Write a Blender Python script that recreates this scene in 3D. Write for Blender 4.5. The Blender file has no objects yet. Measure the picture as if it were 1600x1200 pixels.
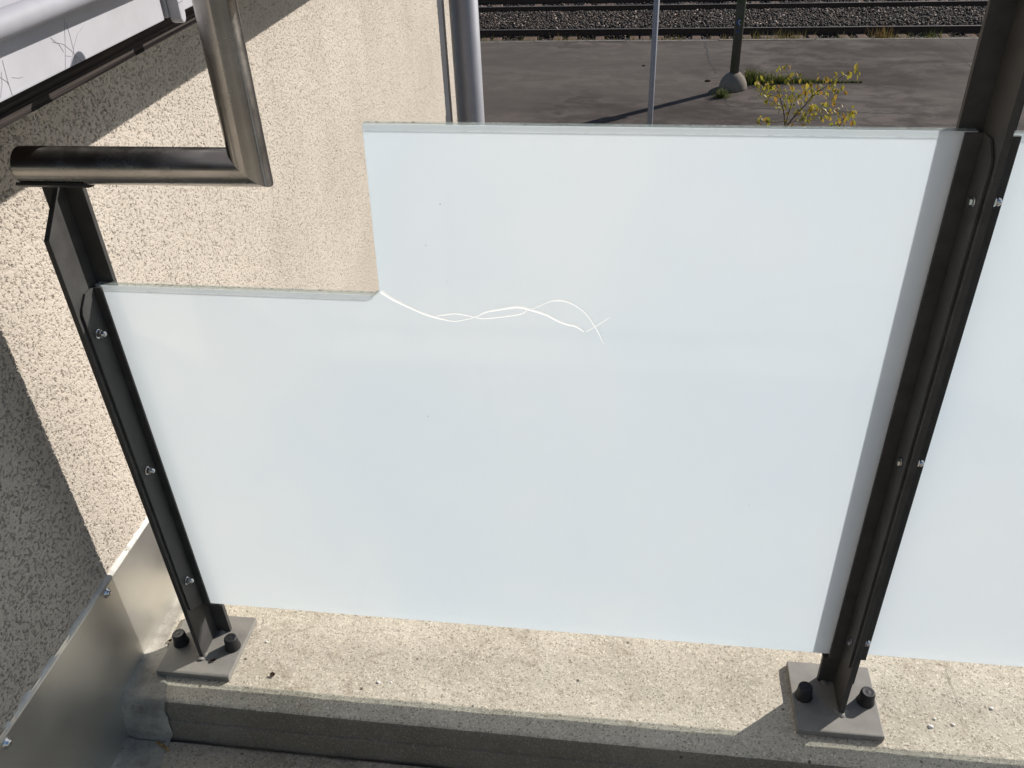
import bpy, bmesh, math, random
import numpy as np
from mathutils import Matrix, Vector, noise
random.seed(7); np.random.seed(7)
S = bpy.context.scene
COL = S.collection

# ------------------------------------------------------------------ camera, sky, sun, exposure
def cam_axes(p, r, y):
    cy, sy = math.cos(y), math.sin(y)
    f = Vector((-sy*math.cos(p), cy*math.cos(p), -math.sin(p)))
    r0 = Vector((cy, sy, 0)); u0 = r0.cross(f)
    rt = math.cos(r)*r0 + math.sin(r)*u0
    up = -math.sin(r)*r0 + math.cos(r)*u0
    return rt, up, f
rt, up, fw = cam_axes(0.60349234, -0.04627912, 0.15717654)
cd = bpy.data.cameras.new('camera'); cam = bpy.data.objects.new('camera', cd); COL.objects.link(cam)
cam.matrix_world = Matrix(((rt.x, up.x, -fw.x, 0), (rt.y, up.y, -fw.y, 0), (rt.z, up.z, -fw.z, 0), (0, 0, 0, 1)))
cd.sensor_width = 36.0; cd.lens = 1364.23/1600*36.0
cd.clip_start = 0.02; cd.clip_end = 900
S.camera = cam

SUN_AZ, SUN_EL = math.radians(50.5), math.radians(31.5)
W = bpy.data.worlds.new('World'); S.world = W; W.use_nodes = True
wn = W.node_tree; bg = wn.nodes['Background']
sky = wn.nodes.new('ShaderNodeTexSky'); sky.sky_type = 'NISHITA'; sky.sun_disc = False
sky.sun_elevation = SUN_EL; sky.sun_rotation = SUN_AZ; sky.air_density = 1.0; sky.dust_density = 0.6
wn.links.new(sky.outputs[0], bg.inputs[0]); bg.inputs[1].default_value = 0.078
sd = bpy.data.lights.new('sun', 'SUN'); sd.energy = 4.9; sd.angle = math.radians(0.5); sd.color = (1.0, 0.95, 0.885)
sun = bpy.data.objects.new('sun', sd); COL.objects.link(sun)
tosun = Vector((math.sin(SUN_AZ)*math.cos(SUN_EL), math.cos(SUN_AZ)*math.cos(SUN_EL), math.sin(SUN_EL)))
sun.rotation_euler = tosun.to_track_quat('Z', 'Y').to_euler()
sun.location = tosun*30
S.view_settings.view_transform = 'Standard'; S.view_settings.look = 'None'
S.view_settings.exposure = 0.3; S.view_settings.gamma = 1.0; S.view_settings.use_curve_mapping = False
S.render.engine = 'CYCLES'; S.cycles.use_denoising = True; S.cycles.denoising_prefilter = 'ACCURATE'; S.cycles.denoising_input_passes = 'RGB_ALBEDO_NORMAL'; S.cycles.max_bounces = 10
S.cycles.diffuse_bounces = 5; S.cycles.transparent_max_bounces = 12

# ------------------------------------------------------------------ helpers
def props(o, label=None, cat=None, group=None, kind=None):
    if label: o['label'] = label
    if cat: o['category'] = cat
    if group: o['group'] = group
    if kind: o['kind'] = kind
    return o
def empty(name, loc, label, cat, group=None):
    o = bpy.data.objects.new(name, None); COL.objects.link(o); o.location = loc
    o.empty_display_size = 0.05
    return props(o, label, cat, group)
class MB:
    """collects faces in world coordinates; build() links them as one object"""
    def __init__(s): s.v = []; s.f = []; s.m = []; s.sm = []
    def add(s, verts, faces, mat=0, smooth=False):
        b = len(s.v); s.v += [tuple(v) for v in verts]
        for f in faces: s.f.append([i+b for i in f]); s.m.append(mat); s.sm.append(smooth)
    def box(s, x0, x1, y0, y1, z0, z1, mat=0):
        v = [(x, y, z) for x in (x0, x1) for y in (y0, y1) for z in (z0, z1)]
        s.add(v, [(0, 1, 3, 2), (4, 6, 7, 5), (0, 4, 5, 1), (2, 3, 7, 6), (0, 2, 6, 4), (1, 5, 7, 3)], mat)
    def prism(s, poly, axis, a, b, mat=0, capmat=None):
        """poly in the two other axes (order kept), extruded along axis from a to b"""
        def P(u, w, t):
            return {'x': (t, u, w), 'y': (u, t, w), 'z': (u, w, t)}[axis]
        n = len(poly)
        v = [P(u, w, a) for u, w in poly] + [P(u, w, b) for u, w in poly]
        s.add(v, [tuple(range(n))[::-1], tuple(range(n, 2*n))], mat if capmat is None else capmat)
        s.add(v, [(i, (i+1) % n, (i+1) % n+n, i+n) for i in range(n)], mat)
    def tube(s, p0, p1, r0, r1=None, n=16, cap=True, mat=0, smooth=True, m0=None, m1=None):
        """tube from p0 to p1; m0/m1: normals of mitre planes at the ends"""
        p0, p1 = Vector(p0), Vector(p1); r1 = r0 if r1 is None else r1
        d = (p1-p0).normalized()
        a = d.cross(Vector((0.31, 0.17, 0.93)) if abs(d.z) < 0.9 else Vector((1, 0.1, 0))).normalized(); b = d.cross(a)
        ring = []
        for p, r, m in ((p0, r0, m0), (p1, r1, m1)):
            for k in range(n):
                t = 2*math.pi*k/n; q = p + a*math.cos(t)*r + b*math.sin(t)*r
                if m is not None: m_ = Vector(m); q = q - d*((q-p).dot(m_)/d.dot(m_))
                ring.append(q)
        s.add(ring, [(k, (k+1) % n, (k+1) % n+n, k+n) for k in range(n)], mat, smooth)
        if cap: s.add(ring, [tuple(range(n))[::-1], tuple(range(n, 2*n))], mat)
    def lathe(s, p, d, prof, n=16, mat=0, smooth=True):
        """prof: (distance along d, radius)"""
        p, d = Vector(p), Vector(d).normalized()
        a = d.cross(Vector((0.31, 0.17, 0.93)) if abs(d.z) < 0.9 else Vector((1, 0, 0))).normalized(); b = d.cross(a)
        v = []
        for h, r in prof:
            for k in range(n):
                t = 2*math.pi*k/n; v.append(p+d*h+(a*math.cos(t)+b*math.sin(t))*r)
        f = [(i*n+k, i*n+(k+1) % n, (i+1)*n+(k+1) % n, (i+1)*n+k) for i in range(len(prof)-1) for k in range(n)]
        s.add(v, f, mat, smooth)
        s.add(v, [tuple(range(n))[::-1], tuple(range((len(prof)-1)*n, len(prof)*n))], mat)
    def ribbon(s, pts, norm, lift, mat=0):
        """pts: (Vector, width); low ridge-shaped strip lying on a surface with the given normal"""
        norm = Vector(norm); v = []; n = len(pts)
        for i, (p, w) in enumerate(pts):
            t = (pts[min(i+1, n-1)][0]-pts[max(i-1, 0)][0]).normalized(); sd_ = t.cross(norm).normalized()
            v += [p-sd_*w/2, p+norm*lift, p+sd_*w/2]
        f = []
        for i in range(n-1):
            f += [(3*i, 3*i+1, 3*i+4, 3*i+3), (3*i+1, 3*i+2, 3*i+5, 3*i+4)]
        s.add(v, f, mat)
    def build(s, name, mats, parent=None, bevel=0, recalc=True, fix=None):
        me = bpy.data.meshes.new(name); me.from_pydata(s.v, [], s.f)
        mats = mats if isinstance(mats, (list, tuple)) else [mats]
        for m in mats: me.materials.append(m)
        me.polygons.foreach_set('material_index', s.m); me.polygons.foreach_set('use_smooth', s.sm)
        if recalc:
            bm = bmesh.new(); bm.from_mesh(me)
            bmesh.ops.remove_doubles(bm, verts=bm.verts, dist=1e-6)
            bmesh.ops.recalc_face_normals(bm, faces=bm.faces)
            if bevel:
                es = [e for e in bm.edges if len(e.link_faces) == 2 and e.calc_face_angle(0) > 0.6]
                bmesh.ops.bevel(bm, geom=es, offset=bevel, segments=2, affect='EDGES', profile=0.6, clamp_overlap=True)
            bm.to_mesh(me); bm.free()
        o = bpy.data.objects.new(name, me); COL.objects.link(o)
        if parent:
            o.parent = parent; bpy.context.view_layer.update()
            o.matrix_parent_inverse = parent.matrix_world.inverted()
        return o
def grid_mesh(name, P, mat, parent=None, smooth=True):
    """P: (n, m, 3) array of points"""
    n, m, _ = P.shape
    me = bpy.data.meshes.new(name)
    idx = np.arange(n*m).reshape(n, m)
    q = np.stack([idx[:-1, :-1], idx[1:, :-1], idx[1:, 1:], idx[:-1, 1:]], -1).reshape(-1, 4)
    me.vertices.add(n*m); me.vertices.foreach_set('co', P.astype(np.float32).ravel())
    me.loops.add(q.size); me.loops.foreach_set('vertex_index', q.astype(np.int32).ravel())
    me.polygons.add(len(q)); me.polygons.foreach_set('loop_start', np.arange(0, q.size, 4, dtype=np.int32))
    me.update(); me.validate()
    me.polygons.foreach_set('use_smooth', np.full(len(q), smooth))
    me.materials.append(mat)
    o = bpy.data.objects.new(name, me); COL.objects.link(o)
    if parent:
        o.parent = parent; bpy.context.view_layer.update(); o.matrix_parent_inverse = parent.matrix_world.inverted()
    return o
def vnoise(x, y, seed=0):
    """smooth value noise, numpy, period-free"""
    xi, yi = np.floor(x).astype(np.int64), np.floor(y).astype(np.int64); fx, fy = x-xi, y-yi
    fx = fx*fx*(3-2*fx); fy = fy*fy*(3-2*fy)
    def h(a, b):
        t = (a*374761393 + b*668265263 + seed*974634777) & 0xffffffff
        t = ((t ^ (t >> 13))*1274126177) & 0xffffffff
        return ((t ^ (t >> 16)) & 0xffff)/65535.0
    return (h(xi, yi)*(1-fx)+h(xi+1, yi)*fx)*(1-fy)+(h(xi, yi+1)*(1-fx)+h(xi+1, yi+1)*fx)*fy

# ------------------------------------------------------------------ materials
class NT:
    def __init__(s, name):
        s.m = bpy.data.materials.new(name); s.m.use_nodes = True; s.t = s.m.node_tree; s.n = s.t.nodes
        s.bsdf = s.n['Principled BSDF']; s.out = s.n['Material Output']; s._co = None
    def new(s, typ, **kw):
        x = s.n.new(typ)
        for k, v in kw.items(): setattr(x, k, v)
        return x
    def lk(s, a, b): s.t.links.new(a, b)
    def co(s, scale=(1, 1, 1), rot=(0, 0, 0)):
        if s._co is None: s._co = s.new('ShaderNodeTexCoord').outputs['Object']
        mp = s.new('ShaderNodeMapping'); mp.inputs['Scale'].default_value = scale; mp.inputs['Rotation'].default_value = rot
        s.lk(s._co, mp.inputs[0]); return mp.outputs[0]
    def noise(s, scale, detail=3, rough=0.5, stretch=(1, 1, 1), dist=0.0, rot=(0, 0, 0)):
        x = s.new('ShaderNodeTexNoise'); x.inputs['Scale'].default_value = scale; x.inputs['Detail'].default_value = detail
        x.inputs['Roughness'].default_value = rough; x.inputs['Distortion'].default_value = dist
        s.lk(s.co(stretch, rot), x.inputs['Vector']); return x.outputs[0]
    def voro(s, scale, feat='F1', stretch=(1, 1, 1), out=0):
        x = s.new('ShaderNodeTexVoronoi', feature=feat); x.inputs['Scale'].default_value = scale
        s.lk(s.co(stretch), x.inputs['Vector']); return x.outputs[out]
    def ramp(s, fac, stops):
        x = s.new('ShaderNodeValToRGB'); e = x.color_ramp.elements
        while len(e) < len(stops): e.new(0.5)
        for el, (p, c) in zip(e, stops):
            el.position = p; el.color = (c, c, c, 1) if isinstance(c, (int, float)) else (*c, 1)
        s.lk(fac, x.inputs[0]); return x.outputs[0]
    def mix(s, fac, a, b, mode='MIX'):
        x = s.new('ShaderNodeMix', data_type='RGBA', blend_type=mode)
        for sock, v in ((x.inputs[0], fac), (x.inputs[6], a), (x.inputs[7], b)):
            if isinstance(v, (int, float)): sock.default_value = v
            elif isinstance(v, tuple): sock.default_value = (*v, 1)
            else: s.lk(v, sock)
        return x.outputs[2]
    def math(s, op, a, b=0.0):
        x = s.new('ShaderNodeMath', operation=op)
        for sock, v in ((x.inputs[0], a), (x.inputs[1], b)):
            if isinstance(v, (int, float)): sock.default_value = v
            else: s.lk(v, sock)
        return x.outputs[0]
    def set(s, color=None, rough=None, metal=None, spec=None):
        for k, v in (('Base Color', color), ('Roughness', rough), ('Metallic', metal), ('Specular IOR Level', spec)):
            if v is None: continue
            if isinstance(v, tuple): s.bsdf.inputs[k].default_value = (*v, 1)
            elif isinstance(v, (int, float)): s.bsdf.inputs[k].default_value = v
            else: s.lk(v, s.bsdf.inputs[k])
        return s
    def bump(s, h, strength=0.5, dist=0.002):
        x = s.new('ShaderNodeBump'); x.inputs['Strength'].default_value = strength; x.inputs['Distance'].default_value = dist
        s.lk(h, x.inputs['Height']); s.lk(x.outputs[0], s.bsdf.inputs['Normal']); return s

def m_stucco():
    n = NT('stucco')
    a = n.noise(185, 3, 0.6, (1, 1, 1.15), 0.3); lump = n.noise(60, 3, 0.6)
    pits = n.ramp(a, [(0.35, 0.0), (0.455, 0.85), (0.62, 1.0)])
    fine = n.noise(420, 2)
    h = n.math('ADD', n.math('ADD', pits, n.math('MULTIPLY', fine, 0.28)), n.math('MULTIPLY', lump, 0.4))
    big = n.math('ADD', n.math('MULTIPLY', n.noise(3.0, 3), 0.6), n.math('MULTIPLY', n.noise(7.0, 4, 0.6, (1, 1, 0.18)), 0.4))
    c = n.mix(n.ramp(big, [(0.36, 0.0), (0.62, 1.0)]), (0.455, 0.402, 0.342), (0.545, 0.487, 0.42))
    c = n.mix(n.ramp(fine, [(0.35, 0.0), (0.65, 0.35)]), c, (0.62, 0.555, 0.475))
    c = n.mix(n.ramp(a, [(0.33, 0.28), (0.41, 0.0)]), c, (0.22, 0.195, 0.165))  # pit bottoms darkened in the colour, adding to the shade of the relief
    n.set(c, 0.95, 0, 0.2)
    d = n.new('ShaderNodeDisplacement'); d.inputs['Midlevel'].default_value = 1.0; d.inputs['Scale'].default_value = 0.0035
    n.lk(h, d.inputs['Height']); n.lk(d.outputs[0], n.out.inputs['Displacement'])
    n.m.displacement_method = 'BOTH'
    return n.m
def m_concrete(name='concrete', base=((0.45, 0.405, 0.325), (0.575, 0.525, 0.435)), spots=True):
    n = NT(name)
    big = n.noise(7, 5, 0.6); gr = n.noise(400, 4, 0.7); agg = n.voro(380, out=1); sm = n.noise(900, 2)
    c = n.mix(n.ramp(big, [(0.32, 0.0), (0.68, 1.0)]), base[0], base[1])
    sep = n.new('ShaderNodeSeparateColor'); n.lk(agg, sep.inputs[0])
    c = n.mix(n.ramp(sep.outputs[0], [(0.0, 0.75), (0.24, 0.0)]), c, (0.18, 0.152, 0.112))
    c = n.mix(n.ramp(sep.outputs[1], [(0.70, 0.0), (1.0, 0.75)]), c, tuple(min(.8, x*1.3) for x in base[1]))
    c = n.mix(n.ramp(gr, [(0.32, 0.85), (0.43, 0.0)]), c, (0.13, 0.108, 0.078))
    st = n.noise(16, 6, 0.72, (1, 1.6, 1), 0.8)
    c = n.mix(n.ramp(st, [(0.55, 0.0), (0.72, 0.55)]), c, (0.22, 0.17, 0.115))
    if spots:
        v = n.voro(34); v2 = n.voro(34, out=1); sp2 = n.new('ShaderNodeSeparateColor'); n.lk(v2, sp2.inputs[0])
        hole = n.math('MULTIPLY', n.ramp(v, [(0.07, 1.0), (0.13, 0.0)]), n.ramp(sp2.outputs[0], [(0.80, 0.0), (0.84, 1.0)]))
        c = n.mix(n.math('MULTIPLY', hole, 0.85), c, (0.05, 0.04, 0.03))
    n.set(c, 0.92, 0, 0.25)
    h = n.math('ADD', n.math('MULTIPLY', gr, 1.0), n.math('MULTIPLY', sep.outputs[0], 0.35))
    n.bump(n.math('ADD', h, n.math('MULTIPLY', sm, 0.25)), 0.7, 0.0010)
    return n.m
def m_coat():
    n = NT('grey_coating')
    a = n.noise(20, 5, 0.6); b = n.noise(120, 4, 0.6)
    c = n.mix(n.ramp(a, [(0.35, 0.0), (0.7, 1.0)]), (0.25, 0.232, 0.20), (0.47, 0.44, 0.385))
    c = n.mix(n.ramp(b, [(0.58, 0.0), (0.72, 0.8)]), c, (0.14, 0.12, 0.10))
    n.set(c, 0.75, 0, 0.3); n.bump(n.math('ADD', a, n.math('MULTIPLY', b, 0.4)), 0.7, 0.004); return n.m
def m_paint(name, col, rough=0.42, var=0.25):
    n = NT(name)
    a = n.noise(35, 4, 0.6); b = n.noise(600, 2)
    c = n.mix(n.ramp(a, [(0.3, 0.0), (0.75, 1.0)]), tuple(x*(1-var) for x in col), tuple(x*(1+var) for x in col))
    n.set(c, n.ramp(a, [(0.3, rough-0.05), (0.7, rough+0.12)]), 0, 0.25); n.bump(b, 0.10, 0.001); return n.m
def m_steel(axis):
    # circumferentially ground stainless tube: rough along its axis, smoother round it
    n = NT('brushed_steel_'+axis)
    k = {'X': (900, 6, 6), 'Z': (6, 6, 900)}[axis]; big = n.noise(1.0, 4, 0.6, tuple(min(x, 14) for x in k)); gr = n.noise(1.0, 2, 0.5, k)
    blot = n.noise(26, 4, 0.65)
    c = n.mix(n.ramp(big, [(0.3, 0.0), (0.7, 1.0)]), (0.36, 0.345, 0.325), (0.46, 0.445, 0.425))
    c = n.mix(n.ramp(blot, [(0.56, 0.0), (0.80, 0.22)]), c, (0.24, 0.225, 0.20))
    n.set(c, n.ramp(blot, [(0.35, 0.20), (0.7, 0.31)]), 1.0)
    n.bsdf.inputs['Anisotropic'].default_value = 0.75; n.bsdf.inputs['Anisotropic Rotation'].default_value = 0.25
    tg = n.new('ShaderNodeTangent', direction_type='RADIAL', axis=axis); n.lk(tg.outputs[0], n.bsdf.inputs['Tangent'])
    n.bump(gr, 0.05, 0.0006); return n.m
def m_alu():
    n = NT('aluminium_sheet')
    a = n.noise(5, 4, 0.55); sc = n.noise(30, 4, 0.7, (1, 0.25, 1), rot=(0.6, 0, 0))
    c = n.mix(n.ramp(a, [(0.3, 0.0), (0.7, 1.0)]), (0.62, 0.61, 0.57), (0.76, 0.75, 0.71))
    n.set(c, n.ramp(a, [(0.3, 0.30), (0.75, 0.46)]), 0.9)
    n.bump(n.math('ADD', n.noise(3.2, 2), n.math('MULTIPLY', sc, 0.05)), 0.35, 0.012); return n.m
def m_simple(name, col, rough=0.5, metal=0, spec=0.5, var=0.15, scale=30, bump=0.0):
    n = NT(name); a = n.noise(scale, 4, 0.6)
    c = n.mix(n.ramp(a, [(0.3, 0.0), (0.7, 1.0)]), tuple(x*(1-var) for x in col), tuple(min(1, x*(1+var)) for x in col))
    n.set(c, rough, metal, spec)
    if bump: n.bump(n.noise(scale*8, 3), 0.5, bump)
    return n.m
def outer_fresnel(n, ior):
    # reflection only where light meets the glass from outside: the inner faces are index matched
    fr = n.new('ShaderNodeFresnel'); fr.inputs[0].default_value = ior
    ge = n.new('ShaderNodeNewGeometry')
    return n.math('MULTIPLY', fr.outputs[0], n.math('SUBTRACT', 1.0, ge.outputs['Backfacing']))
def m_film():
    n = NT('frosted_film')
    t = n.new('ShaderNodeBsdfTranslucent')
    cl_ = n.mix(n.ramp(n.noise(2.2, 4, 0.55), [(0.35, 0.0), (0.65, 1.0)]), (0.912, 0.953, 0.990), (0.950, 0.971, 0.990))
    cl_ = n.mix(n.ramp(n.noise(9, 5, 0.6, (1, 1, 0.22), 0.4), [(0.60, 0.0), (0.72, 0.30)]), cl_, (0.875, 0.925, 0.968))
    n.lk(n.mix(n.ramp(n.noise(4.2, 2, 0.4, (1, 1, 1.8), 1.2), [(0.56, 0.0), (0.66, 0.15)]), cl_, (0.965, 0.982, 0.992)), t.inputs[0])
    d = n.new('ShaderNodeBsdfDiffuse'); d.inputs[0].default_value = (0.87, 0.90, 0.935, 1)
    mx = n.new('ShaderNodeMixShader'); mx.inputs[0].default_value = 0.77
    n.lk(d.outputs[0], mx.inputs[1]); n.lk(t.outputs[0], mx.inputs[2])
    g = n.new('ShaderNodeBsdfGlossy')
    sm = n.noise(5, 5, 0.65); sm2 = n.noise(40, 4, 0.6, (1, 1, 0.3))
    n.lk(n.ramp(n.math('ADD', n.math('MULTIPLY', sm, 0.7), n.math('MULTIPLY', sm2, 0.3)), [(0.4, 0.006), (0.62, 0.045)]), g.inputs['Roughness'])
    m2 = n.new('ShaderNodeMixShader'); n.lk(outer_fresnel(n, 1.62), m2.inputs[0]); n.lk(mx.outputs[0], m2.inputs[1]); n.lk(g.outputs[0], m2.inputs[2])
    # a few tiny dark dirt specks
    v = n.voro(42); vc = n.voro(42, out=1); sp = n.new('ShaderNodeSeparateColor'); n.lk(vc, sp.inputs[0])
    k = n.math('MULTIPLY', n.ramp(v, [(0.022, 1.0), (0.036, 0.0)]), n.ramp(sp.outputs[0], [(0.93, 0.0), (0.95, 0.8)]))
    dd = n.new('ShaderNodeBsdfDiffuse'); dd.inputs[0].default_value = (0.10, 0.09, 0.08, 1)
    m3 = n.new('ShaderNodeMixShader'); n.lk(k, m3.inputs[0]); n.lk(m2.outputs[0], m3.inputs[1]); n.lk(dd.outputs[0], m3.inputs[2])
    n.lk(m3.outputs[0], n.out.inputs['Surface']); return n.m
def m_clear():
    n = NT('clear_glass')
    t = n.new('ShaderNodeBsdfTransparent'); t.inputs[0].default_value = (0.975, 0.985, 0.987, 1)
    g = n.new('ShaderNodeBsdfGlossy'); g.inputs['Roughness'].default_value = 0.02
    m = n.new('ShaderNodeMixShader'); n.lk(outer_fresnel(n, 1.45), m.inputs[0]); n.lk(t.outputs[0], m.inputs[1]); n.lk(g.outputs[0], m.inputs[2])
    n.lk(m.outputs[0], n.out.inputs['Surface']); return n.m
def m_edge():
    n = NT('ground_glass_edge')
    a = n.noise(60, 4, 0.7); b = n.noise(14, 3)
    c = n.mix(n.ramp(b, [(0.3, 0.0), (0.7, 1.0)]), (0.27, 0.315, 0.29), (0.44, 0.49, 0.455))
    c = n.mix(n.ramp(a, [(0.62, 0.0), (0.74, 0.8)]), c, (0.12, 0.12, 0.10))
    n.set(c, 0.35, 0, 0.5)
    tr = n.new('ShaderNodeBsdfTransparent'); tr.inputs[0].default_value = (0.93, 0.98, 0.96, 1)
    m = n.new('ShaderNodeMixShader'); m.inputs[0].default_value = 0.55
    n.lk(n.bsdf.outputs[0], m.inputs[1]); n.lk(tr.outputs[0], m.inputs[2]); n.lk(m.outputs[0], n.out.inputs['Surface']); return n.m
def m_dirtline():
    n = NT('interlayer_edge')
    a = n.noise(190, 3, 0.7)
    c = n.mix(n.ramp(a, [(0.46, 0.0), (0.54, 1.0)]), (0.045, 0.05, 0.04), (0.62, 0.64, 0.60))
    n.set(c, 0.7); tr = n.new('ShaderNodeBsdfTransparent'); m = n.new('ShaderNodeMixShader'); m.inputs[0].default_value = 0.55
    n.lk(n.bsdf.outputs[0], m.inputs[1]); n.lk(tr.outputs[0], m.inputs[2]); n.lk(m.outputs[0], n.out.inputs['Surface']); return n.m
def m_asphalt():
    n = NT('asphalt')
    a = n.noise(0.30, 6, 0.66, (1, 2.2, 1), 0.6); b = n.noise(1.6, 5, 0.65, (1, 1.5, 1), 0.5); g = n.noise(60, 3, 0.7); p = n.noise(0.16, 3, 0.5)
    c = n.mix(n.ramp(a, [(0.38, 0.0), (0.60, 1.0)]), (0.058, 0.047, 0.042), (0.120, 0.101, 0.090))
    c = n.mix(n.ramp(b, [(0.42, 0.7), (0.56, 0.0)]), c, (0.043, 0.035, 0.031))
    c = n.mix(n.ramp(p, [(0.50, 0.0), (0.58, 0.6)]), c, (0.108, 0.092, 0.081))
    c = n.mix(n.ramp(g, [(0.35, 0.45), (0.5, 0.0)]), c, (0.050, 0.042, 0.038))
    c = n.mix(n.ramp(g, [(0.60, 0.0), (0.75, 0.4)]), c, (0.22, 0.20, 0.18))
    n.set(c, 0.95, 0, 0.1); n.bump(g, 0.6, 0.008); return n.m
def m_stone():
    n = NT('ballast_stone'); at = n.new('ShaderNodeVertexColor', layer_name='Col')
    n.set(at.outputs[0], 0.8, 0, 0.35); return n.m
def m_timber():
    n = NT('weathered_timber')
    g = n.noise(1, 5, 0.65, (260, 2.2, 260)); g2 = n.noise(9, 3)
    c = n.mix(n.ramp(g, [(0.36, 0.0), (0.62, 1.0)]), (0.013, 0.011, 0.011), (0.075, 0.064, 0.059))
    c = n.mix(n.ramp(g2, [(0.45, 0.0), (0.7, 0.5)]), c, (0.035, 0.030, 0.030))
    n.set(c, 0.95, 0, 0.04); n.bump(g, 0.9, 0.003); return n.m
def m_white():
    n = NT('white_panel')
    a = n.noise(14, 5, 0.65); b = n.noise(80, 4, 0.7)
    c = n.mix(n.ramp(a, [(0.4, 0.0), (0.75, 1.0)]), (0.45, 0.445, 0.475), (0.39, 0.385, 0.41))
    c = n.mix(n.ramp(b, [(0.66, 0.0), (0.8, 0.35)]), c, (0.38, 0.36, 0.36))
    n.set(c, 0.4, 0, 0.4); return n.m
def m_leaf():
    n = NT('yellow_leaf'); oi = n.new('ShaderNodeObjectInfo')
    c = n.ramp(oi.outputs['Random'], [(0.0, (0.22, 0.23, 0.03)), (0.4, (0.34, 0.30, 0.04)), (0.75, (0.42, 0.32, 0.05)), (1.0, (0.40, 0.20, 0.04))])
    t = n.new('ShaderNodeBsdfTranslucent'); n.lk(c, t.inputs[0]); n.set(c, 0.5, 0, 0.4)
    m = n.new('ShaderNodeMixShader'); m.inputs[0].default_value = 0.4
    n.lk(n.bsdf.outputs[0], m.inputs[1]); n.lk(t.outputs[0], m.inputs[2]); n.lk(m.outputs[0], n.out.inputs['Surface']); return n.m
def m_grass():
    n = NT('grass_blades'); at = n.new('ShaderNodeVertexColor', layer_name='Col')
    t = n.new('ShaderNodeBsdfTranslucent'); n.lk(at.outputs[0], t.inputs[0]); n.set(at.outputs[0], 0.6, 0, 0.3)
    m = n.new('ShaderNodeMixShader'); m.inputs[0].default_value = 0.35
    n.lk(n.bsdf.outputs[0], m.inputs[1]); n.lk(t.outputs[0], m.inputs[2]); n.lk(m.outputs[0], n.out.inputs['Surface']); return n.m
def m_lamp():
    n = NT('lamp_post_paint')
    a = n.noise(3.5, 4, 0.6, (1, 1, 0.5)); b = n.noise(20, 4, 0.6)
    c = n.mix(n.ramp(a, [(0.45, 0.0), (0.62, 1.0)]), (0.095, 0.090, 0.074), (0.035, 0.075, 0.022))
    c = n.mix(n.ramp(b, [(0.4, 0.0), (0.7, 0.4)]), c, (0.11, 0.10, 0.085))
    n.set(c, 0.75, 0, 0.3); return n.m

def m_crack():
    n = NT('loose_white_film'); t = n.new('ShaderNodeBsdfTranslucent'); t.inputs[0].default_value = (0.99, 0.99, 0.99, 1)
    n.set((0.93, 0.93, 0.93), 0.5, 0, 0.3); m = n.new('ShaderNodeMixShader'); m.inputs[0].default_value = 0.82
    n.lk(n.bsdf.outputs[0], m.inputs[1]); n.lk(t.outputs[0], m.inputs[2]); n.lk(m.outputs[0], n.out.inputs['Surface']); return n.m

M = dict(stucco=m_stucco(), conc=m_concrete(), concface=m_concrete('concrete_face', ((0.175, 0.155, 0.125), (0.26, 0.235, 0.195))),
    floor=m_concrete('floor_concrete', ((0.36, 0.315, 0.245), (0.52, 0.46, 0.37))),
    coat=m_coat(), post=m_paint('dark_grey_paint', (0.056, 0.054, 0.052), 0.5), plate=m_paint('grey_plate_paint', (0.228, 0.217, 0.197), 0.55, 0.14),
    steelx=m_steel('X'), steelz=m_steel('Z'), alu=m_alu(), chrome=m_simple('stainless_bolt', (0.62, 0.62, 0.63), 0.16, 1.0), rubber=m_simple('black_rubber', (0.016, 0.016, 0.018), 0.55, 0, 0.4),
    film=m_film(), clear=m_clear(), edge=m_edge(), line=m_dirtline(), asph=m_asphalt(), stone=m_stone(), timber=m_timber(), white=m_white(),
    alutube=m_simple('anodised_tube', (0.36, 0.355, 0.385), 0.62, 0.0, 0.25, var=0.06), zinc=m_simple('zinc_pipe', (0.26, 0.26, 0.285), 0.5, 0.25, var=0.10, scale=8),
    strip=m_simple('grey_joint_metal', (0.060, 0.064, 0.074), 0.5, 0.1), pole=m_simple('galvanised_pole', (0.24, 0.25, 0.285), 0.55, 0.2, var=0.1),
    lamp=m_lamp(), dome=m_concrete('footing_concrete', ((0.15, 0.128, 0.105), (0.21, 0.183, 0.152)), False),
    kerb=m_simple('pale_kerb', (0.21, 0.185, 0.155), 0.9, 0, 0.2, 0.35, 9, 0.006), rail=m_simple('rusty_rail', (0.060, 0.036, 0.024), 0.7, 0.1, var=0.3, scale=12),
    railtop=m_simple('worn_rail_top', (0.16, 0.13, 0.11), 0.45, 0.6, var=0.2), sleeper=m_simple('sleeper', (0.115, 0.076, 0.058), 0.9, 0, 0.2, 0.4, 5, 0.01),
    ground=m_simple('gravel_ground', (0.065, 0.052, 0.043), 0.95, 0, 0.2, 0.4, 3, 0.02), bark=m_simple('thin_bark', (0.095, 0.068, 0.050), 0.85, 0, 0.2, 0.25),
    leaf=m_leaf(), grass=m_grass(), crackdark=m_simple('dark_crack', (0.028, 0.025, 0.022), 0.95), cracfill=m_crack(),
    seal=m_simple('pale_sealant', (0.62, 0.60, 0.56), 0.7, 0, 0.3, 0.12, 40, 0.002), dirt=m_simple('dark_debris', (0.045, 0.028, 0.018), 0.9, 0, 0.2, 0.4),
    twig=m_simple('pale_twig', (0.36, 0.22, 0.09), 0.8, 0, 0.2, 0.3), quartz=m_simple('white_pebble', (0.72, 0.70, 0.66), 0.6, 0, 0.4, 0.1),
    fine_line=m_simple('grey_line', (0.27, 0.26, 0.285), 0.6), blue=m_simple('blue_spray_paint', (0.035, 0.06, 0.17), 0.6), pale=m_simple('pale_spray_paint', (0.40, 0.47, 0.58), 0.6))

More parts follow.
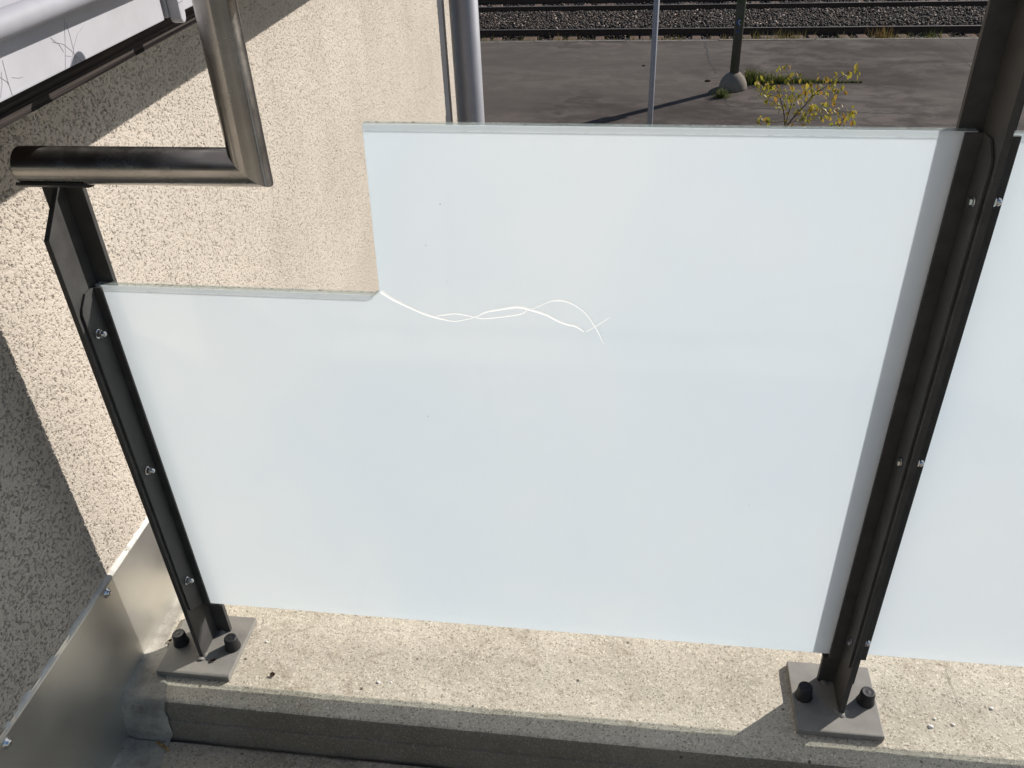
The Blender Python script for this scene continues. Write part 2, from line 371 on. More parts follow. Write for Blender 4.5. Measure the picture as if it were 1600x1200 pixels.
# ------------------------------------------------------------------ measured positions (metres)
LEAF1= [(1.696, 11.061, -2.926), (1.684, 11.121, -2.991), (1.777, 11.148, -2.984), (1.815, 11.221, -3.089), (1.821, 11.12, -3.118), (1.864, 11.211, -3.195), (1.429, 10.765, -2.977), (1.443, 10.983, -3.094), (1.553, 11.222, -3.154), (1.577, 11.074, -3.127), (1.615, 11.2, -3.213), (1.616, 10.807, -3.114), (1.723, 10.985, -3.194), (1.464, 10.873, -3.183), (1.542, 11.022, -3.234), (1.603, 11.037, -3.252), (1.602, 10.757, -3.156), (1.528, 10.858, -3.257), (1.569, 10.89, -3.281), (1.684, 11.208, -3.406), (1.721, 11.133, -3.42), (1.703, 10.83, -3.334), (1.805, 11.149, -3.285), (1.777, 10.819, -3.273), (1.852, 11.059, -3.346), (1.845, 10.813, -3.172), (1.873, 10.751, -3.14), (1.988, 11.186, -3.238), (2.007, 10.855, -3.114), (2.044, 10.858, -3.129), (2.183, 11.241, -3.254), (2.219, 11.186, -3.224), (1.984, 10.895, -3.196), (2.116, 11.231, -3.295), (2.13, 11.02, -3.218), (2.216, 11.089, -3.253), (1.907, 10.852, -3.283), (2.026, 11.22, -3.372), (2.059, 11.095, -3.327), (2.151, 11.233, -3.428), (2.141, 11.197, -3.446), (2.242, 10.899, -3.085), (2.299, 10.931, -3.066), (2.263, 10.833, -3.15), (2.297, 10.823, -3.161), (2.34, 10.783, -3.135), (2.406, 10.901, -3.163), (2.384, 11.052, -3.044), (2.386, 10.752, -2.921), (2.493, 11.089, -2.999), (2.48, 10.919, -2.946), (2.506, 10.905, -2.915), (1.947, 11.159, -3.479), (1.963, 10.99, -3.441), (1.987, 10.908, -3.393), (2.045, 10.991, -3.426), (2.105, 11.102, -3.439), (2.116, 10.779, -3.36), (2.238, 11.238, -3.473), (2.191, 10.761, -3.326), (2.319, 11.125, -3.423), (2.278, 11.172, -3.475), (1.985, 10.759, -3.426), (2.111, 11.144, -3.533), (2.144, 10.933, -3.481), (2.29, 11.039, -3.5), (1.965, 10.755, -3.482), (1.908, 10.773, -3.503), (1.799, 10.84, -3.518), (2.442, 11.228, -3.418), (2.32, 10.848, -3.36), (1.525, 11.128, -3.598), (1.598, 11.215, -3.641), (1.653, 11.221, -3.665), (1.966, 10.922, -3.049), (2.114, 10.927, -3.023)]
LEAF2= [(2.622, 11.107, -3.476), (2.601, 11.183, -3.485), (2.511, 10.982, -3.452), (2.535, 11.175, -3.519), (2.575, 11.189, -3.568), (2.604, 11.208, -3.597), (2.507, 10.961, -3.532), (2.541, 11.234, -3.62), (2.443, 10.977, -3.553), (2.434, 11.052, -3.592), (2.501, 11.133, -3.655), (2.494, 11.225, -3.693)]
BR= {'t1': [(1.814, 11.0, -3.637), (1.778, 10.97, -3.479), (1.73, 10.94, -3.339), (1.682, 10.91, -3.215), (1.627, 10.88, -3.135), (1.537, 10.85, -3.056), (1.438, 10.82, -3.006)], 't1b': [(1.718, 11.0, -3.299), (1.646, 11.03, -3.265), (1.519, 11.06, -3.245)], 't1c': [(1.74, 11.0, -3.357), (1.662, 10.97, -3.334), (1.539, 10.94, -3.274)], 't2': [(1.814, 11.0, -3.637), (1.833, 11.03, -3.498), (1.861, 11.06, -3.361), (1.862, 11.09, -3.239), (1.849, 11.12, -3.169), (1.813, 11.15, -3.084), (1.77, 11.18, -3.007), (1.719, 11.21, -2.965)], 't3': [(1.823, 11.0, -3.637), (1.909, 10.97, -3.479), (1.999, 10.94, -3.353), (2.06, 10.91, -3.229), (2.115, 10.88, -3.164), (2.174, 10.85, -3.134)], 't3b': [(2.077, 11.0, -3.256), (2.216, 11.03, -3.222), (2.36, 11.06, -3.223), (2.448, 11.09, -3.218)], 't3c': [(2.138, 11.0, -3.199), (2.257, 10.97, -3.105), (2.349, 10.94, -3.027), (2.427, 10.91, -2.957), (2.5, 10.88, -2.908)], 't3d': [(1.891, 11.0, -3.525), (2.012, 11.03, -3.453), (2.156, 11.06, -3.44), (2.312, 11.09, -3.413), (2.418, 11.12, -3.385)], 't3e': [(1.843, 11.0, -3.592), (1.974, 10.97, -3.537), (2.102, 10.94, -3.476), (2.263, 10.91, -3.459)], 't3f': [(2.034, 11.0, -3.342), (1.942, 11.03, -3.265), (1.899, 11.06, -3.23)], 't1d': [(1.799, 11.0, -3.563), (1.693, 10.97, -3.568), (1.559, 10.94, -3.559), (1.495, 10.91, -3.527)], 'u1': [(2.461, 11.06, -3.661), (2.497, 11.09, -3.589), (2.534, 11.12, -3.524), (2.582, 11.15, -3.489), (2.639, 11.18, -3.499)]}
CR= [[(1.648, 24.145), (1.642, 23.359), (1.661, 22.496), (1.67, 21.8), (1.734, 21.355), (1.738, 20.926)], [(1.808, 19.348), (1.832, 18.896), (1.86, 18.547), (2.266, 18.464), (2.794, 18.384), (3.395, 18.347), (4.0, 18.228), (4.716, 18.112), (5.435, 18.079), (6.253, 18.008), (6.95, 17.976)], [(7.722, 23.697), (7.745, 23.078), (7.757, 22.603)], [(7.413, 21.874), (7.428, 21.336)], [(3.713, 22.455), (3.525, 21.332)], [(1.482, 18.289), (1.817, 18.292)]]
CRK1= [(-0.3307, -0.5563, 0.00294), (-0.3174, -0.5666, 0.00252), (-0.2968, -0.5781, 0.0021), (-0.2759, -0.5882, 0.0021), (-0.257, -0.5944, 0.0021), (-0.2378, -0.5986, 0.00126), (-0.2232, -0.5972, 0.0011), (-0.2035, -0.591, 0.0011), (-0.1886, -0.583, 0.00168), (-0.1718, -0.5789, 0.00189), (-0.1527, -0.5747, 0.0021), (-0.1409, -0.5743, 0.00252), (-0.1292, -0.5773, 0.00252), (-0.1175, -0.5809, 0.00252), (-0.1059, -0.5853, 0.00231), (-0.0942, -0.5922, 0.00231), (-0.0825, -0.5972, 0.0021), (-0.0685, -0.6007, 0.0021), (-0.0567, -0.609, 0.00126), (-0.0562, -0.6087, 0.0011), (-0.0428, -0.5996, 0.0011), (-0.0245, -0.5854, 0.0011)]
CRK2= [(-0.2567, -0.5916, 0.00126), (-0.2444, -0.5892, 0.00126), (-0.2321, -0.5871, 0.00126), (-0.2178, -0.5888, 0.00147), (-0.2035, -0.5918, 0.00126), (-0.194, -0.5933, 0.00126), (-0.1771, -0.5913, 0.00126), (-0.1579, -0.5879, 0.00126), (-0.1412, -0.584, 0.00126), (-0.1339, -0.5788, 0.00105), (-0.1268, -0.5759, 0.00084), (-0.115, -0.5701, 0.0008), (-0.1033, -0.5639, 0.00105), (-0.0917, -0.5619, 0.00168), (-0.0801, -0.5636, 0.00147), (-0.0663, -0.571, 0.00126), (-0.0546, -0.5818, 0.00105), (-0.0451, -0.597, 0.00105), (-0.0379, -0.6104, 0.00084), (-0.031, -0.6267, 0.0008)]
SHEET_LINES= [[(0.7207, -0.1493), (0.7135, -0.1635), (0.701, -0.1853)], [(0.7214, -0.153), (0.7213, -0.1632), (0.7202, -0.1734), (0.718, -0.1845)], [(0.7444, -0.1606), (0.7331, -0.1639), (0.7236, -0.1711), (0.716, -0.1787), (0.7089, -0.1848)], [(0.6942, -0.1583), (0.6997, -0.1633), (0.709, -0.1671), (0.7167, -0.1741), (0.721, -0.1805), (0.7266, -0.1851)], [(0.695, -0.1617), (0.7025, -0.165), (0.7058, -0.1725)], [(0.7067, -0.1758), (0.7143, -0.1782)], [(0.6287, -0.1594), (0.6274, -0.1676), (0.6264, -0.176), (0.6259, -0.1851)], [(0.6192, -0.1692), (0.6255, -0.1748), (0.6259, -0.1768)], [(0.6322, -0.1732), (0.6399, -0.1758), (0.6455, -0.1764)], [(0.6233, -0.1665), (0.619, -0.1748), (0.6121, -0.1829)]]

# ------------------------------------------------------------------ the ground, platform, track bed
ZG, ZP, ZR = -6.45, -5.70, -6.0            # low ground, platform top, rail top
mb = MB(); mb.add([(-300, -150, ZG), (300, -150, ZG), (300, 500, ZG), (-300, 500, ZG)], [(0, 1, 2, 3)])
props(mb.build('ground', M['ground'], recalc=False), kind='structure')
mb = MB(); mb.box(-60, 80, -12, 24.02, ZG-0.2, ZP)
platform = props(mb.build('platform', M['asph']), kind='structure')
x = -16.0; kerbme = None
while x < 40:                                # pale kerb stones along the platform edge
    if kerbme is None:
        mb = MB(); mb.box(-1.19, 1.19, 24.02, 24.10, ZG-0.1, ZP+0.012)
        k = mb.build('kerb_stone', M['kerb'], platform, bevel=0.012); kerbme = k
    else:
        k = kerbme.copy(); COL.objects.link(k)
    k.location = (x, random.uniform(-.006, .006), random.uniform(-.006, .004)); x += 2.4
for c, wd in zip(CR, (0.05, 0.042, 0.035, 0.03, 0.018, 0.03)):      # cracks in the asphalt
    pts = []
    for (a, b) in zip(c[:-1], c[1:]):
        for t in np.linspace(0, 1, 8, endpoint=False):
            pts.append((Vector((a[0]+(b[0]-a[0])*t+random.gauss(0, .018), a[1]+(b[1]-a[1])*t+random.gauss(0, .03), ZP+0.003)), wd*random.uniform(.4, 1.4)))
    mb = MB(); mb.ribbon(pts, (0, 0, 1), 0.001); mb.build('crack', M['crackdark'], platform, recalc=False)

def make_track(y0, y1, label, sl):
    t = empty('railway_track', (0, y0, ZR), label, 'railway track', 'railway tracks beyond the platform')
    for y in (y0, y1):
        mb = MB()
        prof = [(y-.07, -.17), (y+.07, -.17), (y+.07, -.158), (y+.012, -.14), (y+.012, -.045), (y+.036, -.035), (y+.036, -.003), (y+.028, 0.0),
                (y-.028, 0.0), (y-.036, -.003), (y-.036, -.035), (y-.012, -.045), (y-.012, -.14), (y-.07, -.158)]
        mb.prism([(a, b+ZR) for a, b in prof], 'x', -22, 46)
        for k, f in enumerate(mb.f):
            zz = [mb.v[i][2] for i in f]
            if min(zz) > ZR-.004 and len(f) == 4: mb.m[k] = 1
        mb.build('rail', [M['rail'], M['railtop']], t)
    proto = None
    for i in range(106):
        xx = -21+i*0.62
        if proto is None:
            mb = MB(); mb.box(-.125, .125, sl[0], sl[1], ZR-.34, ZR-.165); proto = o = mb.build('sleeper', M['sleeper'], t, bevel=0.015)
        else:
            o = proto.copy(); COL.objects.link(o)
        o.location = (xx+random.uniform(-.03, .03), random.uniform(-.03, .03), random.uniform(-.012, .01)); o.rotation_euler.z = random.gauss(0, .012)
    return t
make_track(25.46, 26.78, 'railway track close to the platform edge, with reddish sleepers showing', (24.95, 27.0))
make_track(29.95, 31.25, 'farther railway track at the top of the picture, across the ballast', (29.75, 32.0))

def stones(name, n, xr, yr, zf, smin, smax, parent=None):
    """crushed stone: n deformed octahedra, one mesh, one colour per stone"""
    base = np.array([(1, 0, 0), (-1, 0, 0), (0, 1, 0), (0, -1, 0), (0, 0, 1), (0, 0, -1)], float)
    tri = np.array([(0, 2, 4), (2, 1, 4), (1, 3, 4), (3, 0, 4), (2, 0, 5), (1, 2, 5), (3, 1, 5), (0, 3, 5)])
    rng = np.random.default_rng(len(name)+n)
    X = rng.uniform(*xr, n); Y = rng.uniform(*yr, n); sz = rng.uniform(smin, smax, n)
    V = base[None]*rng.uniform(.55, 1.15, (n, 6, 1))+rng.normal(0, .16, (n, 6, 3))
    a, b, c = rng.uniform(0, 6.28, (3, n))
    def rot(v, ang, i, j):
        o = v.copy(); o[..., i] = v[..., i]*np.cos(ang)[:, None]-v[..., j]*np.sin(ang)[:, None]; o[..., j] = v[..., i]*np.sin(ang)[:, None]+v[..., j]*np.cos(ang)[:, None]; return o
    V = rot(rot(rot(V, a, 0, 1), b, 1, 2), c, 0, 2)*sz[:, None, None]*np.array([1, 1, .8])
    V += np.stack([X, Y, zf(X, Y)+rng.uniform(-.012, .035, n)], -1)[:, None, :]
    me = bpy.data.meshes.new(name); F = (tri[None]+6*np.arange(n)[:, None, None]).reshape(-1, 3)
    me.vertices.add(6*n); me.vertices.foreach_set('co', V.astype(np.float32).ravel())
    me.loops.add(F.size); me.loops.foreach_set('vertex_index', F.astype(np.int32).ravel())
    me.polygons.add(len(F)); me.polygons.foreach_set('loop_start', np.arange(0, F.size, 3, dtype=np.int32)); me.update()
    g = rng.uniform(0, 1, n); lum = .030+.095*g**2+(rng.uniform(0, 1, n) > .94)*rng.uniform(.12, .5, n)
    hue = rng.uniform(0.2, 1, n)[:, None]; cc = lum[:, None]*((1-hue)*np.array([1.0, .86, .76])+hue*np.array([1.0, .70, .52]))
    at = me.color_attributes.new('Col', 'FLOAT_COLOR', 'POINT')
    at.data.foreach_set('color', np.repeat(np.concatenate([cc, np.ones((n, 1))], 1), 6, 0).astype(np.float32).ravel())
    me.materials.append(M['stone']); o = bpy.data.objects.new(name, me); COL.objects.link(o); return o
def bedz(X, Y):
    z = ZR-.245+.03*(Y > 27.2)+0.11*np.clip((Y-27.0)/.35, 0, 1)*np.clip((29.75-Y)/.35, 0, 1)
    return z+.03*vnoise(X*1.3, Y*1.3, 3)
P = np.stack(np.meshgrid(np.linspace(-24, 48, 361), np.linspace(24.16, 36, 80), indexing='ij'), -1)
P = np.concatenate([P, (bedz(P[..., 0], P[..., 1])-.015)[..., None]], -1)
props(grid_mesh('track_bed', P, M['ground']), kind='structure')
props(stones('ballast', 78000, (-9, 17), (24.2, 33.0), bedz, .026, .058), 'grey and brown crushed stone ballast between the railway tracks', 'ballast', None, 'stuff')

def blades(name, items, label, cat):
    """items: (x, y, z, height, lean, colour); thin two-triangle blades in one mesh"""
    v, f, col = [], [], []
    for (x, y, z, h, lean, c) in items:
        a = random.uniform(0, 6.28); w = random.uniform(.004, .009)*(1 if h < .5 else 1.5); dx, dy = math.cos(a)*w, math.sin(a)*w
        la = random.uniform(0, 6.28); lx, ly = math.cos(la)*lean*h, math.sin(la)*lean*h; b = len(v)
        v += [(x-dx, y-dy, z), (x+dx, y+dy, z), (x+lx*.4-dx*.8, y+ly*.4-dy*.8, z+h*.6), (x+lx*.4+dx*.8, y+ly*.4+dy*.8, z+h*.6), (x+lx, y+ly, z+h*(.95-.3*lean))]
        f += [(b, b+1, b+3, b+2), (b+2, b+3, b+4)]; s = random.uniform(.7, 1.3); col += [(c[0]*s, c[1]*s, c[2]*s, 1)]*5
    me = bpy.data.meshes.new(name); me.from_pydata(v, [], f); at = me.color_attributes.new('Col', 'FLOAT_COLOR', 'POINT')
    at.data.foreach_set('color', np.array(col, np.float32).ravel()); me.materials.append(M['grass'])
    o = bpy.data.objects.new(name, me); COL.objects.link(o); return props(o, label, cat, None, 'stuff')
GR, DRY, OCH = (.055, .085, .016), (.17, .14, .045), (.15, .085, .03)
it = []
for _ in range(1900):                        # grass growing out of the joint beside the lamp footing
    t = random.random()**1.9; x = 2.38+t*2.45
    den = max(0, 1-t*1.15); it.append((x, 20.30+random.gauss(0, .02+.11*den)-.06*t, ZP, random.uniform(.02, .06)+.34*den**1.6*random.random(), random.uniform(.1, .7), GR if random.random() < .72 else DRY))
blades('joint_grass', it, 'green grass growing in a line out of the platform beside the lamp footing', 'grass')
it = [(1.756+random.gauss(0, .07), 19.16+random.gauss(0, .06), ZP, random.uniform(.06, .24), random.uniform(.2, .8), GR if random.random() < .7 else DRY) for _ in range(160)]
blades('grass_tuft', it, 'small green grass tuft in front of the round lamp footing', 'grass')
it = []
clumps = [(random.uniform(-4.5, 9.5), random.uniform(.2, 1.0)) for _ in range(46)]+[(6.05, 1.9), (6.2, 1.6), (3.6, 1.4), (4.0, 1.3), (7.2, 1.3), (2.9, 1.2)]
for cx, sz in clumps:
    c = random.choice((GR, DRY, OCH, OCH, DRY))
    for _ in range(int(34*sz)):
        it.append((cx+random.gauss(0, .16), 24.3+abs(random.gauss(0, .16)), ZP-.45, .42+random.uniform(.0, .26)*sz, random.uniform(.05, .3), c))
for _ in range(1500):
    it.append((random.uniform(-5, 10), 24.14+random.uniform(0, .12), ZP-.3, .29+random.random()**3*.20, random.uniform(.05, .3), random.choice((GR, DRY, DRY, OCH))))
blades('track_weeds', it, 'dry yellow and green weeds along the platform edge beside the track', 'weeds')

# ------------------------------------------------------------------ lamp post, thin pole, sapling
lp = empty('lamp_post', (2.04, 19.82, ZP), 'dark olive lamp post standing in a round concrete footing on the platform', 'lamp post')
mb = MB(); mb.lathe((2.04, 19.82, ZP-.02), (0, 0, 1), [(0, .30), (.06, .30), (.14, .285), (.22, .25), (.29, .20), (.345, .14), (.37, .07), (.372, .02)], 24)
mb.build('footing', M['dome'], lp)
mb = MB(); mb.lathe((2.04, 19.82, ZP+.30), (0, 0, 1), [(0, .096), (2.0, .096), (3.6, .088), (5.2, .075)], 20); mb.build('shaft', M['lamp'], lp)
mb = MB(); mb.box(1.83, 2.25, 19.79, 19.85, ZP+1.95, ZP+2.5); mb.build('sign_plate', M['pole'], lp, bevel=.005)
for mat, dz, dx, ps in (('blue', 0, 0, [(.055, .155), (.0, .185), (-.05, .14), (-.01, .09), (.045, .05), (.03, -.03), (-.035, -.06)]), ('pale', .012, .018, [(.052, .15), (.0, .165), (-.035, .13), (.0, .085), (.05, .04), (.03, -.015)])):
    pts = []                                 # painted S curve following the round shaft
    for a, b in ps:
        a += dx; ang = a/.10; pts.append((Vector((2.04-.02+.0985*math.sin(ang), 19.82-.0985*math.cos(ang), ZP+1.25+b+dz)), .05 if mat == 'blue' else .026))
    mb = MB(); v = []
    for i, (p, w) in enumerate(pts):
        v += [p+Vector((0, -.002 if mat == 'blue' else -.004, w/2)), p+Vector((0, -.002 if mat == 'blue' else -.004, -w/2))]
    mb.add(v, [(2*i, 2*i+1, 2*i+3, 2*i+2) for i in range(len(pts)-1)]); mb.build('painted_mark', M[mat], lp, recalc=False)

pp = empty('thin_pole', (.135, 10, ZP), 'thin grey metal pole standing behind the frosted glass, left of the lamp post', 'pole')
mb = MB(); mb.tube((.135, 10, ZP), (.158, 10, -.6), .031, .031, 16); mb.build('shaft', M['pole'], pp)
mb = MB(); mb.lathe((.135, 10, ZP), (0, 0, 1), [(0, .11), (.012, .11), (.014, .05), (.05, .045)], 16); mb.build('foot_plate', M['pole'], pp)

def leaf_mesh(name, L):
    """pointed, folded, drooping leaf"""
    w = .30*L; v = [(0, 0, 0), (0, .18*L, -.01*L), (w*.8, .35*L, .05*L), (-w*.8, .35*L, .05*L), (0, .42*L, -.03*L), (w, .6*L, .02*L), (-w, .6*L, .02*L), (0, .72*L, -.10*L), (0, 1.05*L, -.25*L), (w*.5, .86*L, -.06*L), (-w*.5, .86*L, -.06*L)]
    f = [(0, 2, 1), (0, 1, 3), (1, 2, 4), (1, 4, 3), (2, 5, 4), (4, 6, 3), (4, 5, 7), (4, 7, 6), (5, 9, 7), (7, 10, 6), (7, 9, 8), (7, 8, 10)]
    me = bpy.data.meshes.new(name); me.from_pydata(v, [], f); me.materials.append(M['leaf']); return me
LM = [leaf_mesh('leaf', L) for L in (.054, .064, .075)]
def sapling(root, label, paths, leaves, r0, nl):
    t = empty('sapling', root, label, 'sapling', 'saplings behind the railing')
    for k, (pts, r) in enumerate(paths):
        mb = MB(); n = len(pts)
        for i in range(n-1):
            ra, rb = .75*r*(1-.75*i/(n-1)), .75*r*(1-.75*(i+1)/(n-1)); mb.tube(pts[i], pts[i+1], ra, rb, 7, cap=(i in (0, n-2)))
        mb.build('trunk' if k == 0 else 'branch', M['bark'], t)
    for p in leaves:
        for j in range(random.choice(nl)):
            o = bpy.data.objects.new('leaf', random.choice(LM)); COL.objects.link(o); o.parent = t
            o.matrix_parent_inverse = Matrix.Translation(root).inverted()
            o.location = Vector(p)+Vector((random.gauss(0, .036), random.gauss(0, .06), random.gauss(0, .028)+.02))
            o.rotation_euler = (random.uniform(-1.5, -.35), random.uniform(-.7, .7), random.uniform(0, 6.28)); s = random.uniform(.7, 1.2); o.scale = (s, s, s)
    return t
b0 = BR['t1'][0]
trunk = [(1.74, 11.05, ZP), (1.77, 11.02, -4.9), (1.80, 11.0, -4.1), (b0[0]+.01, 11.0, b0[2]-.12), tuple(b0)]
sapling((1.74, 11.05, ZP), 'young sapling with sparse yellow leaves rising above the top edge of the glass',
        [(trunk, .017)]+[(BR[k], r) for k, r in (('t1', .011), ('t1b', .005), ('t1c', .005), ('t1d', .005), ('t2', .009), ('t3', .012), ('t3b', .005), ('t3c', .006), ('t3d', .006), ('t3e', .006), ('t3f', .004))], LEAF1, .017, (3, 4, 4, 5))
u0 = BR['u1'][0]
sapling((u0[0]-.1, 11.1, ZP), 'small low sapling top with yellow leaves, right of the taller sapling',
        [([(u0[0]-.1, 11.1, ZP), (u0[0]-.06, 11.1, -4.4), (u0[0]-.02, 11.08, u0[2]-.3), tuple(u0)], .012), (BR['u1'], .007)], LEAF2, .012, (3, 4, 4))

# ------------------------------------------------------------------ the rendered building wall on the left
XW = -0.872
wall = empty('building_wall', (XW, 1.5, ZG), 'cream rough stucco wall on the left, half in shade, with metal flashing at its foot', 'wall')
mb = MB(); mb.box(-6, XW-.012, -2.2, 3.925, ZG, 1.6); mb.box(-6, XW-.055, 3.925, 4.072, ZG, 1.6); mb.box(-6, XW, 4.072, 4.235, ZG, 1.6)
mb.box(XW-.012, XW-.003, -2.2, 3.925, -.14, 1.6); mb.box(XW-.012, XW-.003, -2.2, .40, ZG, -.14); mb.box(XW-.012, XW-.003, .40, 3.925, ZG, -1.18)
mb.build('stucco_face', M['stucco'], wall)
def wgrid(y0, y1, z0, z1, st):
    ys = np.linspace(y0, y1, int((y1-y0)/st)+1); zs = np.linspace(z0, z1, int((z1-z0)/st)+1)
    Yg, Zg = np.meshgrid(ys, zs, indexing='ij')
    return np.stack([np.full_like(Yg, XW), Yg, Zg], -1)
# normals must face +X (towards the railing) so that the relief is carved into the wall
grid_mesh('stucco_face', wgrid(.40, 1.75, -1.18, -.14, .0016), M['stucco'], wall)
grid_mesh('stucco_face', wgrid(1.75, 3.925, -1.25, -.14, .0034), M['stucco'], wall)
mb = MB(); mb.box(XW-.055, XW-.008, 3.927, 4.070, ZG, 1.6); mb.build('joint_strip', M['strip'], wall)
mb = MB(); mb.prism([(XW-.002, -1.1085), (XW-.001, -1.100), (XW+.0030, -1.1005), (XW+.0050, -1.109), (XW+.0045, -1.29), (XW+.0015, -1.42), (XW-.004, -1.42)], 'y', 1.14, -2.2)
# prism axis y keeps (x, z)
fl = mb.build('flashing', M['alu'], wall)
rng = np.random.default_rng(3)
ys = np.linspace(1.14, .35, 320); prof = [(.0004, -1.0985), (.0033, -1.1003), (.0050, -1.1028), (.0054, -1.1060)]
P = np.zeros((320, 4, 3))
for i, y in enumerate(ys):
    wob = .0025*(vnoise(np.array([y*34.]), np.array([.5]), 5)[0]-.5)+.002*(vnoise(np.array([y*120.]), np.array([.5]), 9)[0]-.5)
    for j, (dx, z) in enumerate(prof): P[i, j] = (XW+dx+(wob if 0 < j else 0), y, z+wob*2.2*(1 if j < 3 else .3))
grid_mesh('sealant_bead', P[::-1], M['seal'], wall)
for (y, z) in ((.925, -1.1195), (.639, -1.1195)):
    mb = MB(); mb.lathe((XW+.0047, y, z), (1, 0, 0), [(0, .0088), (.0012, .0088), (.0016, .0062), (.0052, .0056), (.0066, .0035), (.0068, .001)], 18)
    mb.build('screw', M['chrome'], fl)

# drainpipe at the far corner
dp = empty('drainpipe', (-.822, 4.30, ZG), 'grey round metal drainpipe at the far corner of the stucco wall', 'drainpipe')
mb = MB(); mb.tube((-.822, 4.30, ZG), (-.822, 4.30, 1.2), .0625, .0625, 28); mb.build('pipe', M['zinc'], dp)
mb = MB(); mb.lathe((-.822, 4.30, -3.4), (0, 0, 1), [(0, .064), (.001, .067), (.03, .067), (.031, .064)], 28); mb.box(-.9, -.86, 4.225, 4.30, -3.395, -3.37); mb.build('bracket', M['zinc'], dp)

# ------------------------------------------------------------------ projecting balcony edge, upper left
XP = -.599; K_ = XP/-.48                      # outer face of the white sheet
bal = empty('balcony_edge', (XW, 1.2, -.25), 'white metal balcony edge with a grey tube rail and dark timber board, upper left', 'balcony')
mb = MB(); mb.box(XW-.02, -.6355, -1.2, 3.8, -.266, -.236); mb.box(XW-.02, -.6175, -1.2, 3.8, -.2318, -.115)
mb.build('timber_board', M['timber'], bal)
mb = MB(); mb.box(XW-.02, -.6345, -1.2, 3.8, -.2685, -.2658); mb.build('timber_lip', M['timber'], bal)
for y0, y1 in ((-1.2, .8855*K_), (.8935*K_, 3.8)):
    mb = MB(); mb.prism([(XP-.0183, -.2322), (XP, -.2322), (XP, -.04), (XP-.0183, -.04)], 'y', y0, y1)
    f_ = mb.build('fascia_panel', M['white'], bal, bevel=.0015)
    if y0 < 0: fp = f_
for sc in SHEET_LINES:                               # fine grey lines on the white sheet
    mb = MB(); mb.ribbon([(Vector((XP+.0002, a*K_, b*K_)), .0006) for a, b in sc], (1, 0, 0), .0002); mb.build('fine_line', M['fine_line'], fp, recalc=False)
mb = MB(); mb.tube((-.578, -1.2, -.1643), (-.578, 3.8, -.1643), .0124, n=32); mb.build('rail_tube', M['alutube'], bal)
for yb in (.8965*K_, .8965*K_+.93):           # flat brackets with rounded lower end
    pr = [(0, -.130), (0, -.2328), (.0024, -.2378), (.0065, -.2401), (.0104, -.2390), (.0135, -.2353), (.0147, -.2298), (.0147, -.130)]
    mb = MB(); mb.prism([(yb+a, b) for a, b in pr], 'x', XP+.0003, XP+.016); br_ = mb.build('bracket', M['white'], bal, bevel=.0025)
    mb = MB(); mb.box(XP+.0161, XP+.0165, yb+.0004, yb+.0143, -.215, -.2141); mb.build('seam', M['fine_line'], br_)

# ------------------------------------------------------------------ concrete ledge and landing floor
ZL, ZF = -1.320, -1.412
prof = [(1.16, -1.60), (1.16, -1.318), (1.154, ZL)]+[(y, ZL) for y in np.arange(1.148, .865, -.004)]+[(.8635, ZL-.0006), (.8610, ZL-.002), (.8600, ZL-.0045)]
prof += [(.8595-.0006*i, ZL-.0045-.0055*i) for i in range(1, 8)]+[(.855, ZL-.0435), (.8515, ZL-.0445), (.8505, ZL-.0465)]+[(.8500-.0002*i, ZL-.0465-.006*i) for i in range(1, 8)]+[(.848, ZF-.01)]
xs = np.arange(XW-.002, 2.6, .0045); pr = np.array(prof)
P = np.zeros((len(xs), len(pr), 3)); P[:, :, 0] = xs[:, None]; P[:, :, 1] = pr[None, :, 0]; P[:, :, 2] = pr[None, :, 1]
s_ = np.cumsum(np.r_[0, np.hypot(*np.diff(pr, axis=0).T)])
nz = (vnoise(xs[:, None]*160, s_[None]*160, 1)-.5)*.0006+(vnoise(xs[:, None]*45, s_[None]*45, 2)-.5)*.0007+(vnoise(xs[:, None]*9, s_[None]*9, 4)-.5)*.0008
edge = np.exp(-((s_[None]-s_[np.argmin(abs(pr[:, 0]-.8610)+abs(pr[:, 1]-ZL))])/.012)**2)
nz2 = nz-edge*.0035*np.clip(vnoise(xs[:, None]*28, s_[None]*0+.5, 6)*1.5-.75, 0, 1)-edge*.002*np.clip(vnoise(xs[:, None]*90, s_[None]*60, 8)*1.6-.8, 0, 1)
P[:, :, 2] += nz2*(pr[None, :, 0] > .8605); P[:, :, 1] += -nz2*1.0*(pr[None, :, 0] < .8636)*(pr[None, :, 0] > .8)
# level seats under the two base plates
for cx in (-.756, .3755):
    inside = (abs(P[:, :, 0]-cx) < .082)*(abs(P[:, :, 1]-.981) < .086); P[:, :, 2] = np.where(inside, np.minimum(P[:, :, 2], ZL), P[:, :, 2])
lo = grid_mesh('ledge', P, M['conc'], smooth=False); props(lo, kind='structure')
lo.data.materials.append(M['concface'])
jj = np.arange(len(pr)-1); front = (pr[1:, 1] < ZL-.002) & (jj > 10)  # front face takes a darker concrete copy, its shade put into the colour
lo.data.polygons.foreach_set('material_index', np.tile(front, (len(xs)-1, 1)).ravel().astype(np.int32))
mb = MB(); mb.box(XW-.01, 2.6, .866, 1.156, -1.62, -1.335); props(mb.build('ledge_core', M['floor']), kind='structure')
xs = np.arange(XW-.002, 2.6, .008); ys = np.arange(-2.2, .8465, .008)
Xg, Yg = np.meshgrid(xs, ys, indexing='ij')
Zg = ZF+(vnoise(Xg*70, Yg*70, 11)-.5)*.0018+(vnoise(Xg*12, Yg*12, 12)-.5)*.004
props(grid_mesh('landing_floor', np.stack([Xg, Yg, Zg], -1), M['floor']), kind='structure')
mb = MB(); mb.box(XW-.01, 2.6, -2.2, .864, -1.62, -1.422); props(mb.build('floor_slab', M['floor']), kind='structure')
